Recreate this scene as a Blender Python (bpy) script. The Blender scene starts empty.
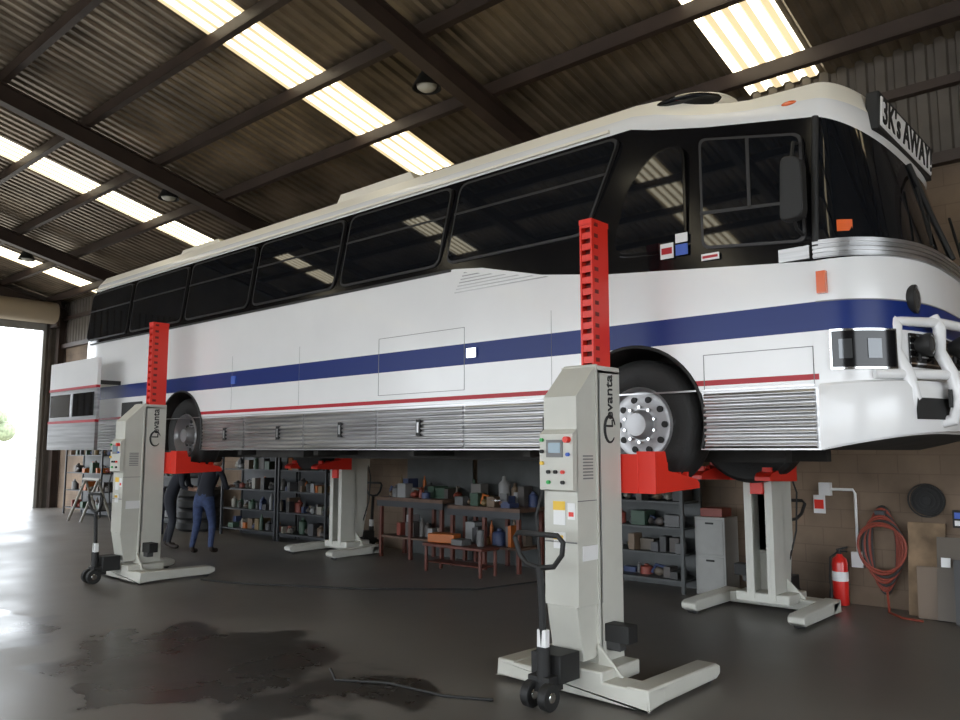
import bpy, bmesh, math, random
from mathutils import Vector, Matrix
random.seed(7)
pi = math.pi

# ------------------------------------------------------------------ materials
def mat(name, col, rough=.5, metal=0., var=0., vscale=4., bump=0., bscale=40., emis=0., coat=0., spec=None, stretch=None):
    m = bpy.data.materials.new(name); m.use_nodes = True
    nt = m.node_tree; N = nt.nodes; L = nt.links
    b = N['Principled BSDF']
    b.inputs['Base Color'].default_value = (*col, 1)
    b.inputs['Roughness'].default_value = rough
    b.inputs['Metallic'].default_value = metal
    if coat: b.inputs['Coat Weight'].default_value = coat; b.inputs['Coat Roughness'].default_value = .05
    if spec is not None: b.inputs['Specular IOR Level'].default_value = spec
    if emis:
        b.inputs['Emission Color'].default_value = (*col, 1); b.inputs['Emission Strength'].default_value = emis
    if var or bump:
        tc = N.new('ShaderNodeTexCoord'); src = tc.outputs['Object']
        if stretch:
            mp = N.new('ShaderNodeMapping'); mp.inputs['Scale'].default_value = stretch; L.new(src, mp.inputs['Vector']); src = mp.outputs[0]
        if var:
            n = N.new('ShaderNodeTexNoise'); n.inputs['Scale'].default_value = vscale; n.inputs['Detail'].default_value = 6
            L.new(src, n.inputs['Vector'])
            cr = N.new('ShaderNodeValToRGB')
            cr.color_ramp.elements[0].position = .3; cr.color_ramp.elements[1].position = .7
            cr.color_ramp.elements[0].color = (*[c*(1-var) for c in col], 1)
            cr.color_ramp.elements[1].color = (*[min(1, c*(1+var)) for c in col], 1)
            L.new(n.outputs['Fac'], cr.inputs['Fac']); L.new(cr.outputs['Color'], b.inputs['Base Color'])
        if bump:
            n2 = N.new('ShaderNodeTexNoise'); n2.inputs['Scale'].default_value = bscale
            L.new(src, n2.inputs['Vector'])
            bp = N.new('ShaderNodeBump'); bp.inputs['Strength'].default_value = bump; bp.inputs['Distance'].default_value = .02
            L.new(n2.outputs['Fac'], bp.inputs['Height']); L.new(bp.outputs['Normal'], b.inputs['Normal'])
    return m

WHITE = mat('bus_white', (.80, .80, .805), .22, var=.03, vscale=1.5, coat=.25)
ROOFW = mat('bus_roof_cream', (.84, .80, .70), .35)
BLUE = mat('bus_blue', (.005, .022, .155), .35, spec=.3)
RED = mat('bus_red', (.42, .010, .02), .35, spec=.3)
BLACKP = mat('bus_black_paint', (.005, .005, .006), .12, spec=.4)
GLASS = mat('dark_glass', (.006, .007, .009), .025, spec=.65)
FRAME = mat('window_frame', (.020, .018, .018), .4, metal=.2)
ALU = mat('fluted_aluminium', (.44, .44, .445), .30, metal=.9, var=.30, vscale=2.5, stretch=(.35, 1, 9))  # stretched noise paints reflection streaks into the metal colour
CHROME = mat('chrome', (.7, .7, .7), .12, metal=1.)
DARKSEAM = mat('seam', (.20, .20, .20), .6)
RUBBER = mat('tire_rubber', (.018, .018, .018), .65, bump=.2, bscale=60)
BLACK = mat('matte_black', (.012, .012, .012), .6)
UNDER = mat('underbody', (.022, .020, .018), .8, var=.4, vscale=5)
LENSO = mat('orange_lens', (.75, .13, .03), .2, coat=.5)
LENSW = mat('clear_lens', (.10, .105, .11), .06, metal=.5)
LIFTW = mat('lift_grey_enamel', (.56, .555, .50), .38, var=.05, vscale=3)
LIFTR = mat('lift_red_enamel', (.76, .03, .015), .38)
LIFTD = mat('lift_dark', (.05, .05, .05), .5)
SLOT = mat('mast_slot', (.16, .010, .006), .6)
STICKY = mat('sticker_yellow', (.85, .55, .06), .5)
STICKW = mat('sticker_white', (.8, .8, .8), .5)
STICKB = mat('sticker_blue', (.05, .12, .5), .5)
GREEN = mat('button_green', (.02, .4, .08), .4)
LCD = mat('lcd', (.25, .35, .42), .2)
STEEL = mat('rafter_steel', (.046, .030, .024), .55, var=.25, vscale=2)
ROOFM = mat('roof_sheet', (.25, .205, .155), .42, metal=.65, var=.45, vscale=1.1)
CLAD = mat('wall_cladding', (.11, .095, .082), .6, metal=.2, var=.25, vscale=1.5)
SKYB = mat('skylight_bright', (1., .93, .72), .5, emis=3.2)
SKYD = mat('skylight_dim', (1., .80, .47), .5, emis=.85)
RACK = mat('rack_steel', (.04, .043, .048), .5, metal=.3)
WOOD = mat('bench_wood', (.10, .055, .035), .6, var=.3, vscale=8)
CARD = mat('plywood', (.20, .135, .08), .8, var=.4, vscale=5)
GREYC = mat('grey_cabinet', (.30, .30, .285), .5, var=.1)
DKGREY = mat('dark_cabinet', (.055, .06, .06), .5, var=.2)
HOSE = mat('hose_red', (.26, .05, .03), .5)
EXT = mat('extinguisher_red', (.62, .02, .015), .3, coat=.4)
SKIN = mat('skin', (.50, .30, .22), .5)
JEANS = mat('denim', (.035, .055, .13), .8, var=.3, vscale=20)
NAVY = mat('navy_shirt', (.018, .02, .028), .85)
BOOT = mat('boots', (.03, .02, .015), .6)
HAIR = mat('hair', (.03, .018, .01), .7)
LEAF = mat('foliage', (.22, .26, .16), .8, var=.4, vscale=3)
BARK = mat('bark', (.2, .15, .11), .9)
FENCE = mat('fence_white', (.35, .35, .34), .6)
GRAVEL = mat('outdoor_ground', (.42, .38, .32), .9, var=.15, vscale=.7)
COLS = [mat('clutter_%d' % i, tuple(q*.5 for q in c), .5) for i, c in enumerate([(.42, .08, .05), (.06, .09, .22), (.46, .43, .36), (.06, .06, .06),
        (.30, .20, .08), (.2, .2, .2), (.06, .13, .08), (.28, .19, .12), (.50, .50, .50), (.75, .20, .03), (.12, .1, .09), (.09, .09, .1), (.2, .16, .12), (.3, .28, .26), (.15, .13, .12)])]

def floor_mat():
    m = bpy.data.materials.new('concrete_floor'); m.use_nodes = True
    nt = m.node_tree; N = nt.nodes; L = nt.links; b = N['Principled BSDF']
    tc = N.new('ShaderNodeTexCoord')
    n1 = N.new('ShaderNodeTexNoise'); n1.inputs['Scale'].default_value = .7; n1.inputs['Detail'].default_value = 9; n1.inputs['Roughness'].default_value = .6
    L.new(tc.outputs['Object'], n1.inputs['Vector'])
    cr = N.new('ShaderNodeValToRGB')
    cr.color_ramp.elements[0].position = .3; cr.color_ramp.elements[0].color = (.115, .104, .096, 1)
    cr.color_ramp.elements[1].position = .72; cr.color_ramp.elements[1].color = (.195, .182, .168, 1)
    L.new(n1.outputs['Fac'], cr.inputs['Fac'])
    def stain(cx, cy, sx, sy):
        mp = N.new('ShaderNodeMapping'); mp.inputs['Location'].default_value = (-cx/sx, -cy/sy, 0); mp.inputs['Scale'].default_value = (1/sx, 1/sy, 1)
        L.new(tc.outputs['Object'], mp.inputs['Vector'])
        ln = N.new('ShaderNodeVectorMath'); ln.operation = 'LENGTH'; L.new(mp.outputs[0], ln.inputs[0])
        n = N.new('ShaderNodeTexNoise'); n.inputs['Scale'].default_value = 1.7; n.inputs['Detail'].default_value = 5
        L.new(tc.outputs['Object'], n.inputs['Vector'])
        a = N.new('ShaderNodeMath'); a.operation = 'MULTIPLY_ADD'; a.inputs[1].default_value = 1.6; L.new(n.outputs['Fac'], a.inputs[0]); L.new(ln.outputs['Value'], a.inputs[2])
        mr = N.new('ShaderNodeMapRange'); mr.inputs['From Min'].default_value = 1.62; mr.inputs['From Max'].default_value = 1.75
        mr.inputs['To Min'].default_value = 1; mr.inputs['To Max'].default_value = 0
        L.new(a.outputs[0], mr.inputs['Value']); return mr.outputs[0]
    s1 = stain(-5.9, 3.4, 1.7, 1.1); s2 = stain(-4.3, 3.9, .6, .3); s3 = stain(-8.6, 2.6, 1.3, .6)
    mx = N.new('ShaderNodeMath'); mx.operation = 'MAXIMUM'; L.new(s1, mx.inputs[0]); L.new(s2, mx.inputs[1])
    mx2 = N.new('ShaderNodeMath'); mx2.operation = 'MAXIMUM'; L.new(mx.outputs[0], mx2.inputs[0]); L.new(s3, mx2.inputs[1])
    mix = N.new('ShaderNodeMix'); mix.data_type = 'RGBA'
    L.new(mx2.outputs[0], mix.inputs['Factor']); L.new(cr.outputs[0], mix.inputs[6]); mix.inputs[7].default_value = (.045, .040, .036, 1)
    L.new(mix.outputs[2], b.inputs['Base Color'])
    rr = N.new('ShaderNodeMapRange'); rr.inputs['From Min'].default_value = .3; rr.inputs['From Max'].default_value = .7; rr.inputs['To Min'].default_value = .30; rr.inputs['To Max'].default_value = .48
    L.new(n1.outputs['Fac'], rr.inputs['Value'])
    rs = N.new('ShaderNodeMath'); rs.operation = 'MULTIPLY_ADD'; rs.inputs[1].default_value = -.10
    L.new(mx2.outputs[0], rs.inputs[0]); L.new(rr.outputs[0], rs.inputs[2]); L.new(rs.outputs[0], b.inputs['Roughness'])
    bp = N.new('ShaderNodeBump'); bp.inputs['Strength'].default_value = .06; bp.inputs['Distance'].default_value = .01
    n3 = N.new('ShaderNodeTexNoise'); n3.inputs['Scale'].default_value = 6; L.new(tc.outputs['Object'], n3.inputs['Vector'])
    L.new(n3.outputs['Fac'], bp.inputs['Height']); L.new(bp.outputs[0], b.inputs['Normal'])
    return m
FLOORM = floor_mat()

def brick_mat():
    m = bpy.data.materials.new('block_wall'); m.use_nodes = True
    nt = m.node_tree; N = nt.nodes; L = nt.links; b = N['Principled BSDF']; b.inputs['Roughness'].default_value = .85
    tc = N.new('ShaderNodeTexCoord'); sp = N.new('ShaderNodeSeparateXYZ'); cb = N.new('ShaderNodeCombineXYZ')
    L.new(tc.outputs['Object'], sp.inputs[0]); L.new(sp.outputs['X'], cb.inputs['X']); L.new(sp.outputs['Z'], cb.inputs['Y'])
    br = N.new('ShaderNodeTexBrick'); br.inputs['Scale'].default_value = 1; br.inputs['Brick Width'].default_value = .4; br.inputs['Row Height'].default_value = .2
    br.inputs['Mortar Size'].default_value = .005
    br.inputs['Color1'].default_value = (.23, .165, .115, 1); br.inputs['Color2'].default_value = (.21, .15, .105, 1); br.inputs['Mortar'].default_value = (.17, .12, .085, 1)
    L.new(cb.outputs[0], br.inputs['Vector'])
    n = N.new('ShaderNodeTexNoise'); n.inputs['Scale'].default_value = 1.0; n.inputs['Detail'].default_value = 7; L.new(tc.outputs['Object'], n.inputs['Vector'])
    mr = N.new('ShaderNodeMapRange'); mr.inputs['From Min'].default_value = .3; mr.inputs['From Max'].default_value = .7; mr.inputs['To Min'].default_value = .45; mr.inputs['To Max'].default_value = 1.2; L.new(n.outputs['Fac'], mr.inputs['Value'])
    vm = N.new('ShaderNodeVectorMath'); vm.operation = 'SCALE'; L.new(br.outputs['Color'], vm.inputs[0]); L.new(mr.outputs[0], vm.inputs['Scale'])
    L.new(vm.outputs[0], b.inputs['Base Color'])
    return m
BRICK = brick_mat()

# ------------------------------------------------------------------ mesh builder
class M:
    def __init__(s): s.v = []; s.f = []; s.fm = []; s.fs = []; s.mats = []
    def add(s, vs, fs, m, smooth=False):
        if m not in s.mats: s.mats.append(m)
        k = s.mats.index(m); o = len(s.v)
        s.v += [tuple(p) for p in vs]
        for f in fs: s.f.append([i+o for i in f]); s.fm.append(k); s.fs.append(smooth)
    def box(s, x0, x1, y0, y1, z0, z1, m):
        v = [(x, y, z) for x in (x0, x1) for y in (y0, y1) for z in (z0, z1)]
        s.add(v, [(0, 1, 3, 2), (4, 6, 7, 5), (0, 4, 5, 1), (2, 3, 7, 6), (0, 2, 6, 4), (1, 5, 7, 3)], m)
    def obox(s, c, size, m, rot=(0, 0, 0)):
        R = Matrix.Rotation(rot[2], 3, 'Z') @ Matrix.Rotation(rot[1], 3, 'Y') @ Matrix.Rotation(rot[0], 3, 'X'); c = Vector(c)
        v = [c + R @ Vector((x*size[0]/2, y*size[1]/2, z*size[2]/2)) for x in (-1, 1) for y in (-1, 1) for z in (-1, 1)]
        s.add(v, [(0, 1, 3, 2), (4, 6, 7, 5), (0, 4, 5, 1), (2, 3, 7, 6), (0, 2, 6, 4), (1, 5, 7, 3)], m)
    def prism(s, poly, axis, a0, a1, m):
        n = len(poly)
        def P(p, a):
            return {'X': (a, p[0], p[1]), 'Y': (p[0], a, p[1]), 'Z': (p[0], p[1], a)}[axis]
        v = [P(p, a0) for p in poly] + [P(p, a1) for p in poly]
        f = [tuple(range(n))[::-1], tuple(range(n, 2*n))] + [(i, (i+1) % n, n+(i+1) % n, n+i) for i in range(n)]
        s.add(v, f, m)
    def tube(s, pts, r, m, n=10, close=False):
        pts = [Vector(p) for p in pts]; k = len(pts)
        rs = r if isinstance(r, (list, tuple)) else [r]*k
        vs = []; fs = []; up = None
        for i, p in enumerate(pts):
            if close: d = pts[(i+1) % k]-pts[i-1]
            else: d = pts[min(i+1, k-1)]-pts[max(i-1, 0)]
            d.normalize()
            if up is None: up = Vector((0, 0, 1)) if abs(d.z) < .9 else Vector((0, 1, 0))
            a = d.cross(up).normalized(); b = a.cross(d).normalized(); up = b
            for j in range(n):
                t = 2*pi*j/n; vs.append(p + (a*math.cos(t)+b*math.sin(t))*rs[i])
        for i in range(k if close else k-1):
            i2 = (i+1) % k
            for j in range(n): fs.append((i*n+j, i*n+(j+1) % n, i2*n+(j+1) % n, i2*n+j))
        if not close: fs += [tuple(range(n))[::-1], tuple(range((k-1)*n, k*n))]
        s.add(vs, fs, m, True)
    def cyl(s, p0, p1, r, m, r1=None, n=16): s.tube([p0, p1], [r, r if r1 is None else r1], m, n)
    def lathe(s, c, axis, prof, m, n=32):
        vs = []; fs = []; k = len(prof)
        for j in range(n):
            t = 2*pi*j/n; ca, sa = math.cos(t), math.sin(t)
            for r, h in prof:
                v = {'X': (h, r*ca, r*sa), 'Y': (r*ca, h, r*sa), 'Z': (r*ca, r*sa, h)}[axis]
                vs.append((c[0]+v[0], c[1]+v[1], c[2]+v[2]))
        for j in range(n):
            j2 = (j+1) % n
            for i in range(k-1): fs.append((j*k+i, j*k+i+1, j2*k+i+1, j2*k+i))
        s.add(vs, fs, m, True)
    def ball(s, c, r, m, n=14):
        if not isinstance(r, (tuple, list)): r = (r, r, r)
        vs = []; fs = []
        for i in range(n+1):
            a = pi*i/n
            for j in range(2*n):
                b = pi*j/n; vs.append((c[0]+r[0]*math.sin(a)*math.cos(b), c[1]+r[1]*math.sin(a)*math.sin(b), c[2]+r[2]*math.cos(a)))
        for i in range(n):
            for j in range(2*n): fs.append((i*2*n+j, i*2*n+(j+1) % (2*n), (i+1)*2*n+(j+1) % (2*n), (i+1)*2*n+j))
        s.add(vs, fs, m, True)
    def build(s, name, parent=None, loc=(0, 0, 0), rot=0, bevel=0, recalc=True):
        me = bpy.data.meshes.new(name); me.from_pydata(s.v, [], s.f)
        for m in s.mats: me.materials.append(m)
        for p, k, sm in zip(me.polygons, s.fm, s.fs): p.material_index = k; p.use_smooth = sm
        if recalc:
            bm = bmesh.new(); bm.from_mesh(me); bmesh.ops.remove_doubles(bm, verts=bm.verts, dist=1e-5)
            bmesh.ops.recalc_face_normals(bm, faces=bm.faces); bm.to_mesh(me); bm.free()
        me.set_sharp_from_angle(angle=math.radians(40))
        o = bpy.data.objects.new(name, me); bpy.context.scene.collection.objects.link(o)
        o.location = loc; o.rotation_euler = (0, 0, rot)
        if parent: o.parent = parent
        if bevel:
            b = o.modifiers.new('bevel', 'BEVEL'); b.width = bevel; b.segments = 2; b.limit_method = 'ANGLE'; b.angle_limit = math.radians(50)
        return o
def empty(name, loc=(0, 0, 0), rot=0):
    e = bpy.data.objects.new(name, None); e.location = loc; e.rotation_euler = (0, 0, rot); e.empty_display_size = .2
    bpy.context.scene.collection.objects.link(e); return e
def text(body, size, mtx, m, parent, name, ext=.002):
    cu = bpy.data.curves.new(name, 'FONT'); cu.body = body; cu.size = size; cu.extrude = ext; cu.align_x = 'CENTER'; cu.align_y = 'CENTER'
    cu.offset = size*.012
    cu.materials.append(m); o = bpy.data.objects.new(name, cu); bpy.context.scene.collection.objects.link(o)
    o.matrix_local = mtx; o.parent = parent; return o
def basis(x, y, z, loc):
    return Matrix(((x[0], y[0], z[0], loc[0]), (x[1], y[1], z[1], loc[1]), (x[2], y[2], z[2], loc[2]), (0, 0, 0, 1)))

# ------------------------------------------------------------------ building shell
XL, XR, YB, YF = -25.0, 7.0, 9.3, -12.0
E, SL, YRIDGE = 6.0, .25, -1.5
def zr(y): return E + SL*(YB-y) if y >= YRIDGE else E + SL*(YB-YRIDGE) - SL*(YRIDGE-y)
m = M(); m.box(XL-.3, XR+.3, YF-.5, YB+.3, -.2, 0, FLOORM); m.build('floor')
m = M(); m.box(-120, 90, -110, YF-.5, -.25, -.05, GRAVEL); m.box(-120, XL-.3, YF-.5, 70, -.25, -.05, GRAVEL); m.box(XR+.3, 90, YF-.5, 70, -.25, -.05, GRAVEL)
m.box(XL-.3, XR+.3, YB+.3, 70, -.25, -.05, GRAVEL); m.build('ground')
m = M(); m.box(XL, XR, YB, YB+.2, 0, 4.7, BRICK)
def corr_wall(m, a0, a1, z0, z1, pos, axis):
    a = a0; prof = []
    while a < a1-1e-6:
        for da, dz in ((0, 0), (.1, 0), (.12, .03), (.18, .03)): 
            if a+da < a1: prof.append((a+da, dz))
        a += .2
    prof.append((a1, 0))
    vs = []; fs = []
    for p, o in prof:
        for z in (z0, z1): vs.append((p, pos+o, z) if axis == 'X' else (pos+o, p, z))
    for i in range(len(prof)-1): fs.append((2*i, 2*i+1, 2*i+3, 2*i+2))
    m.add(vs, fs, CLAD)
corr_wall(m, XL, XR, 4.7, 6.1, YB, 'X')
m.build('wall_back', recalc=False)
m = M(); m.box(XL, XR, 9.18, 9.30, 4.62, 4.74, STEEL); m.box(XL, XR, 9.2, 9.30, 5.45, 5.55, STEEL); m.build('trim_1')
m = M(); corr_wall(m, 8.8, YB, 0, 6.1, XL, 'Y'); corr_wall(m, YF, 2.2, 0, 6, XL, 'Y')
corr_wall(m, 2.2, 8.8, 5.3, 6.05, XL, 'Y')
m.add([(XL, YF, 6), (XL, YB, 6), (XL, YRIDGE, 8.72)], [(0, 1, 2)], CLAD)
m.box(XL-.05, XL+.05, 8.74, 8.82, 0, 5.4, GREYC); m.box(XL-.05, XL+.05, 2.15, 2.25, 0, 5.4, GREYC)
m.build('wall_left', recalc=False)
m = M(); m.cyl((XL+.42, 2.2, 5.6), (XL+.42, 8.9, 5.6), .32, mat('door_drum', (.36, .30, .22), .6), n=24)
m.box(XL+.1, XL+.6, 8.88, 8.96, 5.2, 6.0, STEEL); m.box(XL+.1, XL+.18, 2.25, 8.72, 5.1, 5.35, GREYC); m.build('door_1')
m = M(); corr_wall(m, 5.5, YB, 0, 6.1, XR, 'Y'); corr_wall(m, YF, -3, 0, 6, XR, 'Y'); corr_wall(m, -3, 5.5, 4.6, 6.05, XR, 'Y')
m.add([(XR, YF, 6), (XR, YB, 6), (XR, YRIDGE, 8.72)], [(0, 1, 2)], CLAD)
m.build('wall_right', recalc=False)
SKX = [-22.3, -15.95, -8.88, -3.42, 3.0]
roof = M(); sky = M()
prof = [(0, 0), (.075, 0), (.105, .035), (.165, .035)]
xs = []; x = XL-.3; 
while x < XR+.3:
    for da, dz in prof: xs.append((x+da, dz))
    x += .2
ybands = [(YB+.4, 9.28), (9.28, 1.2), (1.2, YRIDGE), (YRIDGE, -4.0), (-4.0, -10.8), (-10.8, YF-.4)]
for i in range(len(xs)-1):
    (xa, da), (xb, db) = xs[i], xs[i+1]; xm = (xa+xb)/2
    issk = any(abs(xm-c) < .42 for c in SKX)
    for k, (ya, yb) in enumerate(ybands):
        v = [(xa, ya, zr(ya)+da), (xb, ya, zr(ya)+db), (xb, yb, zr(yb)+db), (xa, yb, zr(yb)+da)]
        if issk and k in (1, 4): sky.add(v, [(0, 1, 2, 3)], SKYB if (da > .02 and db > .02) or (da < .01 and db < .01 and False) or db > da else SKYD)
        else: roof.add(v, [(0, 1, 2, 3)], ROOFM)
roof.build('ceiling', recalc=False); sky.build('skylight', recalc=False)
pr = M(); y = 8.8
while y > YF:
    z = zr(y)-.02
    pr.box(XL, XR, y-.035, y+.035, z-.16, z, STEEL); pr.box(XL, XR, y-.035, y+.06, z-.17, z-.155, STEEL)
    y -= 1.25
pr.build('purlins')
rf = M()
RX = [-24.8, -19.8, -13.15, -6.6, -.1, 6.6]
for X in RX:
    for ya, yb in ((YB-.02, YRIDGE), (YRIDGE, YF+.1)):
        za, zb_ = zr(ya)-.20, zr(yb)-.20
        for (w, t0, t1) in ((.09, 0, .02), (.012, .02, .28), (.09, .28, .30)):
            rf.add([(X-w, ya, za-t1), (X+w, ya, za-t1), (X+w, ya, za-t0), (X-w, ya, za-t0), (X-w, yb, zb_-t1), (X+w, yb, zb_-t1), (X+w, yb, zb_-t0), (X-w, yb, zb_-t0)],
                   [(0, 1, 2, 3), (4, 7, 6, 5), (0, 4, 5, 1), (1, 5, 6, 2), (2, 6, 7, 3), (3, 7, 4, 0)], STEEL)
    rf.box(X-.09, X+.09, YB-.22, YB-.2, 0, zr(YB)-.3, STEEL); rf.box(X-.09, X+.09, YB-.02, YB, 0, zr(YB)-.3, STEEL); rf.box(X-.01, X+.01, YB-.21, YB-.01, 0, zr(YB)-.3, STEEL)
    rf.box(X-.09, X+.09, YF+.0, YF+.2, 0, zr(YF)-.2, STEEL)
rf.build('rafters')
LAMPG = mat('lamp_glass', (.6, .6, .55), .2)
for k, X in enumerate((-7.0, -13.75, -20.8)):
    Y = 6.8; zt_ = zr(Y)-.1; zc = 6.40; q = 1.35
    e = M()
    e.cyl((0, 0, .06), (0, 0, zt_-zc), .008, BLACK, n=6)
    e.lathe((0, 0, 0), 'Z', [(r*q, h*q) for r, h in [(.0, .10), (.05, .10), (.055, .02), (.075, .0), (.135, -.12), (.14, -.13), (.13, -.13), (.07, -.01), (0, -.005)]], BLACK, 24)
    e.ball((0, 0, -.10*q), (.10*q, .10*q, .06*q), LAMPG, 8)
    e.build('high_bay_lamp', loc=(X, Y, zc))

# ------------------------------------------------------------------ coach bus
S = 1.65; YC = 6.75; HW = 1.25; X0 = -1.87; F0 = -1.30; R0 = -13.95; X0U = -1.83
bus = empty('coach_bus')
def lerp(tab, x):
    if x <= tab[0][0]: return tab[0][1]
    for (a, b), (c, d) in zip(tab, tab[1:]):
        if x <= c: return b+(d-b)*(x-a)/(c-a)
    return tab[-1][1]
zb = lambda x: lerp([(-5.25, 1.74), (-4.9, 1.70), (-4.2, 1.53), (-3.5, 1.43), (-1.87, 1.28), (-1.3, 1.30)], x)
ztop = lambda x: lerp([(-3.3, 2.62), (-3.1, 2.56), (-2.67, 2.46), (-1.87, 2.31), (-1.3, 2.22)], x)
zs = lambda x: lerp([(-3.3, 2.86), (-3.1, 2.84), (-2.75, 2.70), (-2.4, 2.62), (-1.3, 2.58)], x)
levels = [  # z, inset, f, rear, corner start
    (lambda x: 0 if x < X0 else .12*(x-X0)/.6, 0.01, -1.34, -13.85, X0),
    (lambda x: .42, 0, F0, -13.9, X0), (lambda x: .47, 0, F0, -13.9, X0), (lambda x: .51, 0, F0, -13.9, X0), (lambda x: .80, 0, F0, -13.95, X0), (lambda x: 1.0, 0, F0, -13.95, X0),
    (zb, .0, -1.30, -13.95, X0), (ztop, .045, -1.555, -13.8, X0U),
    (lambda x: ztop(x)+.05, .045, -1.545, -13.78, X0U),
    (lambda x: ztop(x)*.5+zs(x)*.5+.0, .075, -1.56, -13.75, X0U),
    (zs, .15, -1.62, -13.65, X0U-.02), (lambda x: zs(x)+.05, .28, -1.70, -13.5, X0U-.08), (lambda x: zs(x)+.09, .5, -1.88, -13.3, -2.0), (lambda x: zs(x)+.12, .85, -2.08, -13.1, -2.2), (lambda x: zs(x)+.13, 1.15, -2.2, -13.0, -2.3)]
base = []
NR = 6
for i in range(NR): 
    a = pi/2*i/NR; base.append((-13.7-.25*math.cos(a), math.sin(a)**.5 if i else 0, None))
side = [-13.7, -13.2, -12.6, -12, -11.4, -10.8, -10.2, -9.6, -9, -8.4, -7.8, -7.2, -6.6, -6, -5.5, -5.25, -4.9, -4.55, -4.2, -3.85, -3.5, -3.3, -3.2, -3.1, -2.95, -2.8, -2.67, -2.5, -2.35, -2.15, X0]
base += [(x, 1., None) for x in side]
NF = 14
for i in range(1, NF+1):
    a = pi/2*i/NF; base.append((X0+(F0-X0)*math.sin(a), max(0, math.cos(a))**(2/3) if i < NF else 0, a))
nB = len(base)
bm = bmesh.new(); BM = [WHITE, BLUE, RED, BLACKP, GLASS, UNDER, ROOFW, ALU]
near = []; far = []
for (zf, ins, f, r, x0) in levels:
    nr, fr = [], []
    for h, (bx, by, a) in enumerate(base):
        xx = bx
        if a is not None: xx = x0+(f-x0)*math.sin(a)
        elif bx > -3.4: xx = -3.4+(bx+3.4)*(x0+3.4)/(X0+3.4)
        if bx < -13: xx = -13+(bx+13)*(r+13)/(R0+13)
        w = (HW-ins)*by; z = S+zf(bx)
        v = bm.verts.new((xx, YC-w, z)); nr.append(v)
        fr.append(v if h in (0, nB-1) else bm.verts.new((xx, YC+w, z)))
    near.append(nr); far.append(fr)
def fmat(r, xm):
    front = xm > X0
    if r == 0: return 0 if front else 7
    if r == 2: return 0 if front else 2
    if r == 4: return 1
    if r == 6: return 4 if front else 3
    if r >= 9: return 6
    return 0
for r in range(len(levels)-1):
    for h in range(nB-1):
        xm = (base[h][0]+base[h+1][0])/2
        for G in (near, far):
            vs = [G[r][h], G[r][h+1], G[r+1][h+1], G[r+1][h]]
            fc = bm.faces.new(vs); fc.material_index = fmat(r, xm); fc.smooth = True
for G1, G2, mi in ((near[0], far[0], 5), (near[-1], far[-1], 6)):
    for h in range(nB-1):
        vs = []
        for v in (G1[h], G1[h+1], G2[h+1], G2[h]):
            if v not in vs: vs.append(v)
        fc = bm.faces.new(vs); fc.material_index = mi; fc.smooth = (mi == 6)
bmesh.ops.recalc_face_normals(bm, faces=bm.faces)
me = bpy.data.meshes.new('body'); bm.to_mesh(me); bm.free()
for q in BM: me.materials.append(q)
body = bpy.data.objects.new('body', me); bpy.context.scene.collection.objects.link(body)
WX = [-3.31, -10.5]; WZ = S+.20; WR = .52
cut = M()
for q in BM: cut.mats.append(q)
for X in WX:
    for (ya, yb) in ((5.2, 6.2), (7.3, 8.3)):
        n = 40
        poly = [(X+.60*math.cos(2*pi*i/n), WZ+.60*math.sin(2*pi*i/n)) for i in range(n)]
        cut.prism(poly, 'Y', ya, yb, UNDER)
cutter = cut.build('cutter')
md = body.modifiers.new('b', 'BOOLEAN'); md.operation = 'DIFFERENCE'; md.object = cutter; md.solver = 'EXACT'
dg = bpy.context.evaluated_depsgraph_get()
new = bpy.data.meshes.new_from_object(body.evaluated_get(dg)); body.modifiers.clear(); body.data = new
bpy.data.objects.remove(cutter)
new.set_sharp_from_angle(angle=math.radians(35)); body.parent = bus

def sideY(d, sg):
    return (5.5-d) if sg > 0 else (8.0+d)
def sprism(m, poly, d0, d1, mt, sg):
    a, b = sideY(d0, sg), sideY(d1, sg); m.prism(poly, 'Y', min(a, b), max(a, b), mt)
gl = M(); lean = .20
edges = [-3.50, -5.32, -6.98, -8.74, -10.44, -12.15, -13.72]
def roundpoly(pts, r, k=4):
    out = []; n = len(pts)
    for i in range(n):
        p = Vector(pts[i]); a = (Vector(pts[i-1])-p); b = (Vector(pts[(i+1) % n])-p)
        ra = min(r, a.length/2.2, b.length/2.2); pa = p+a.normalized()*ra; pb = p+b.normalized()*ra
        for j in range(k+1):
            t = j/k; q = pa*(1-t)**2+p*2*t*(1-t)+pb*t*t; out.append((q.x, q.y))
    return out
def framed(m, pts, r, sg, d=.0, w=.022, gm=GLASS, fm=FRAME):
    outer = roundpoly(pts, r)
    c = Vector((sum(p[0] for p in pts)/len(pts), sum(p[1] for p in pts)/len(pts)))
    sprism(m, outer, d-.03, d+.010, fm, sg)
    xs_ = [p[0] for p in outer]; zs_ = [p[1] for p in outer]; hx = (max(xs_)-min(xs_))/2; hz = (max(zs_)-min(zs_))/2
    inner = [(c.x+(p[0]-c.x)*(1-w/hx), c.y+(p[1]-c.y)*(1-w/hz)) for p in outer]
    sprism(m, inner, d-.03, d+.014, gm, sg)
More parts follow.
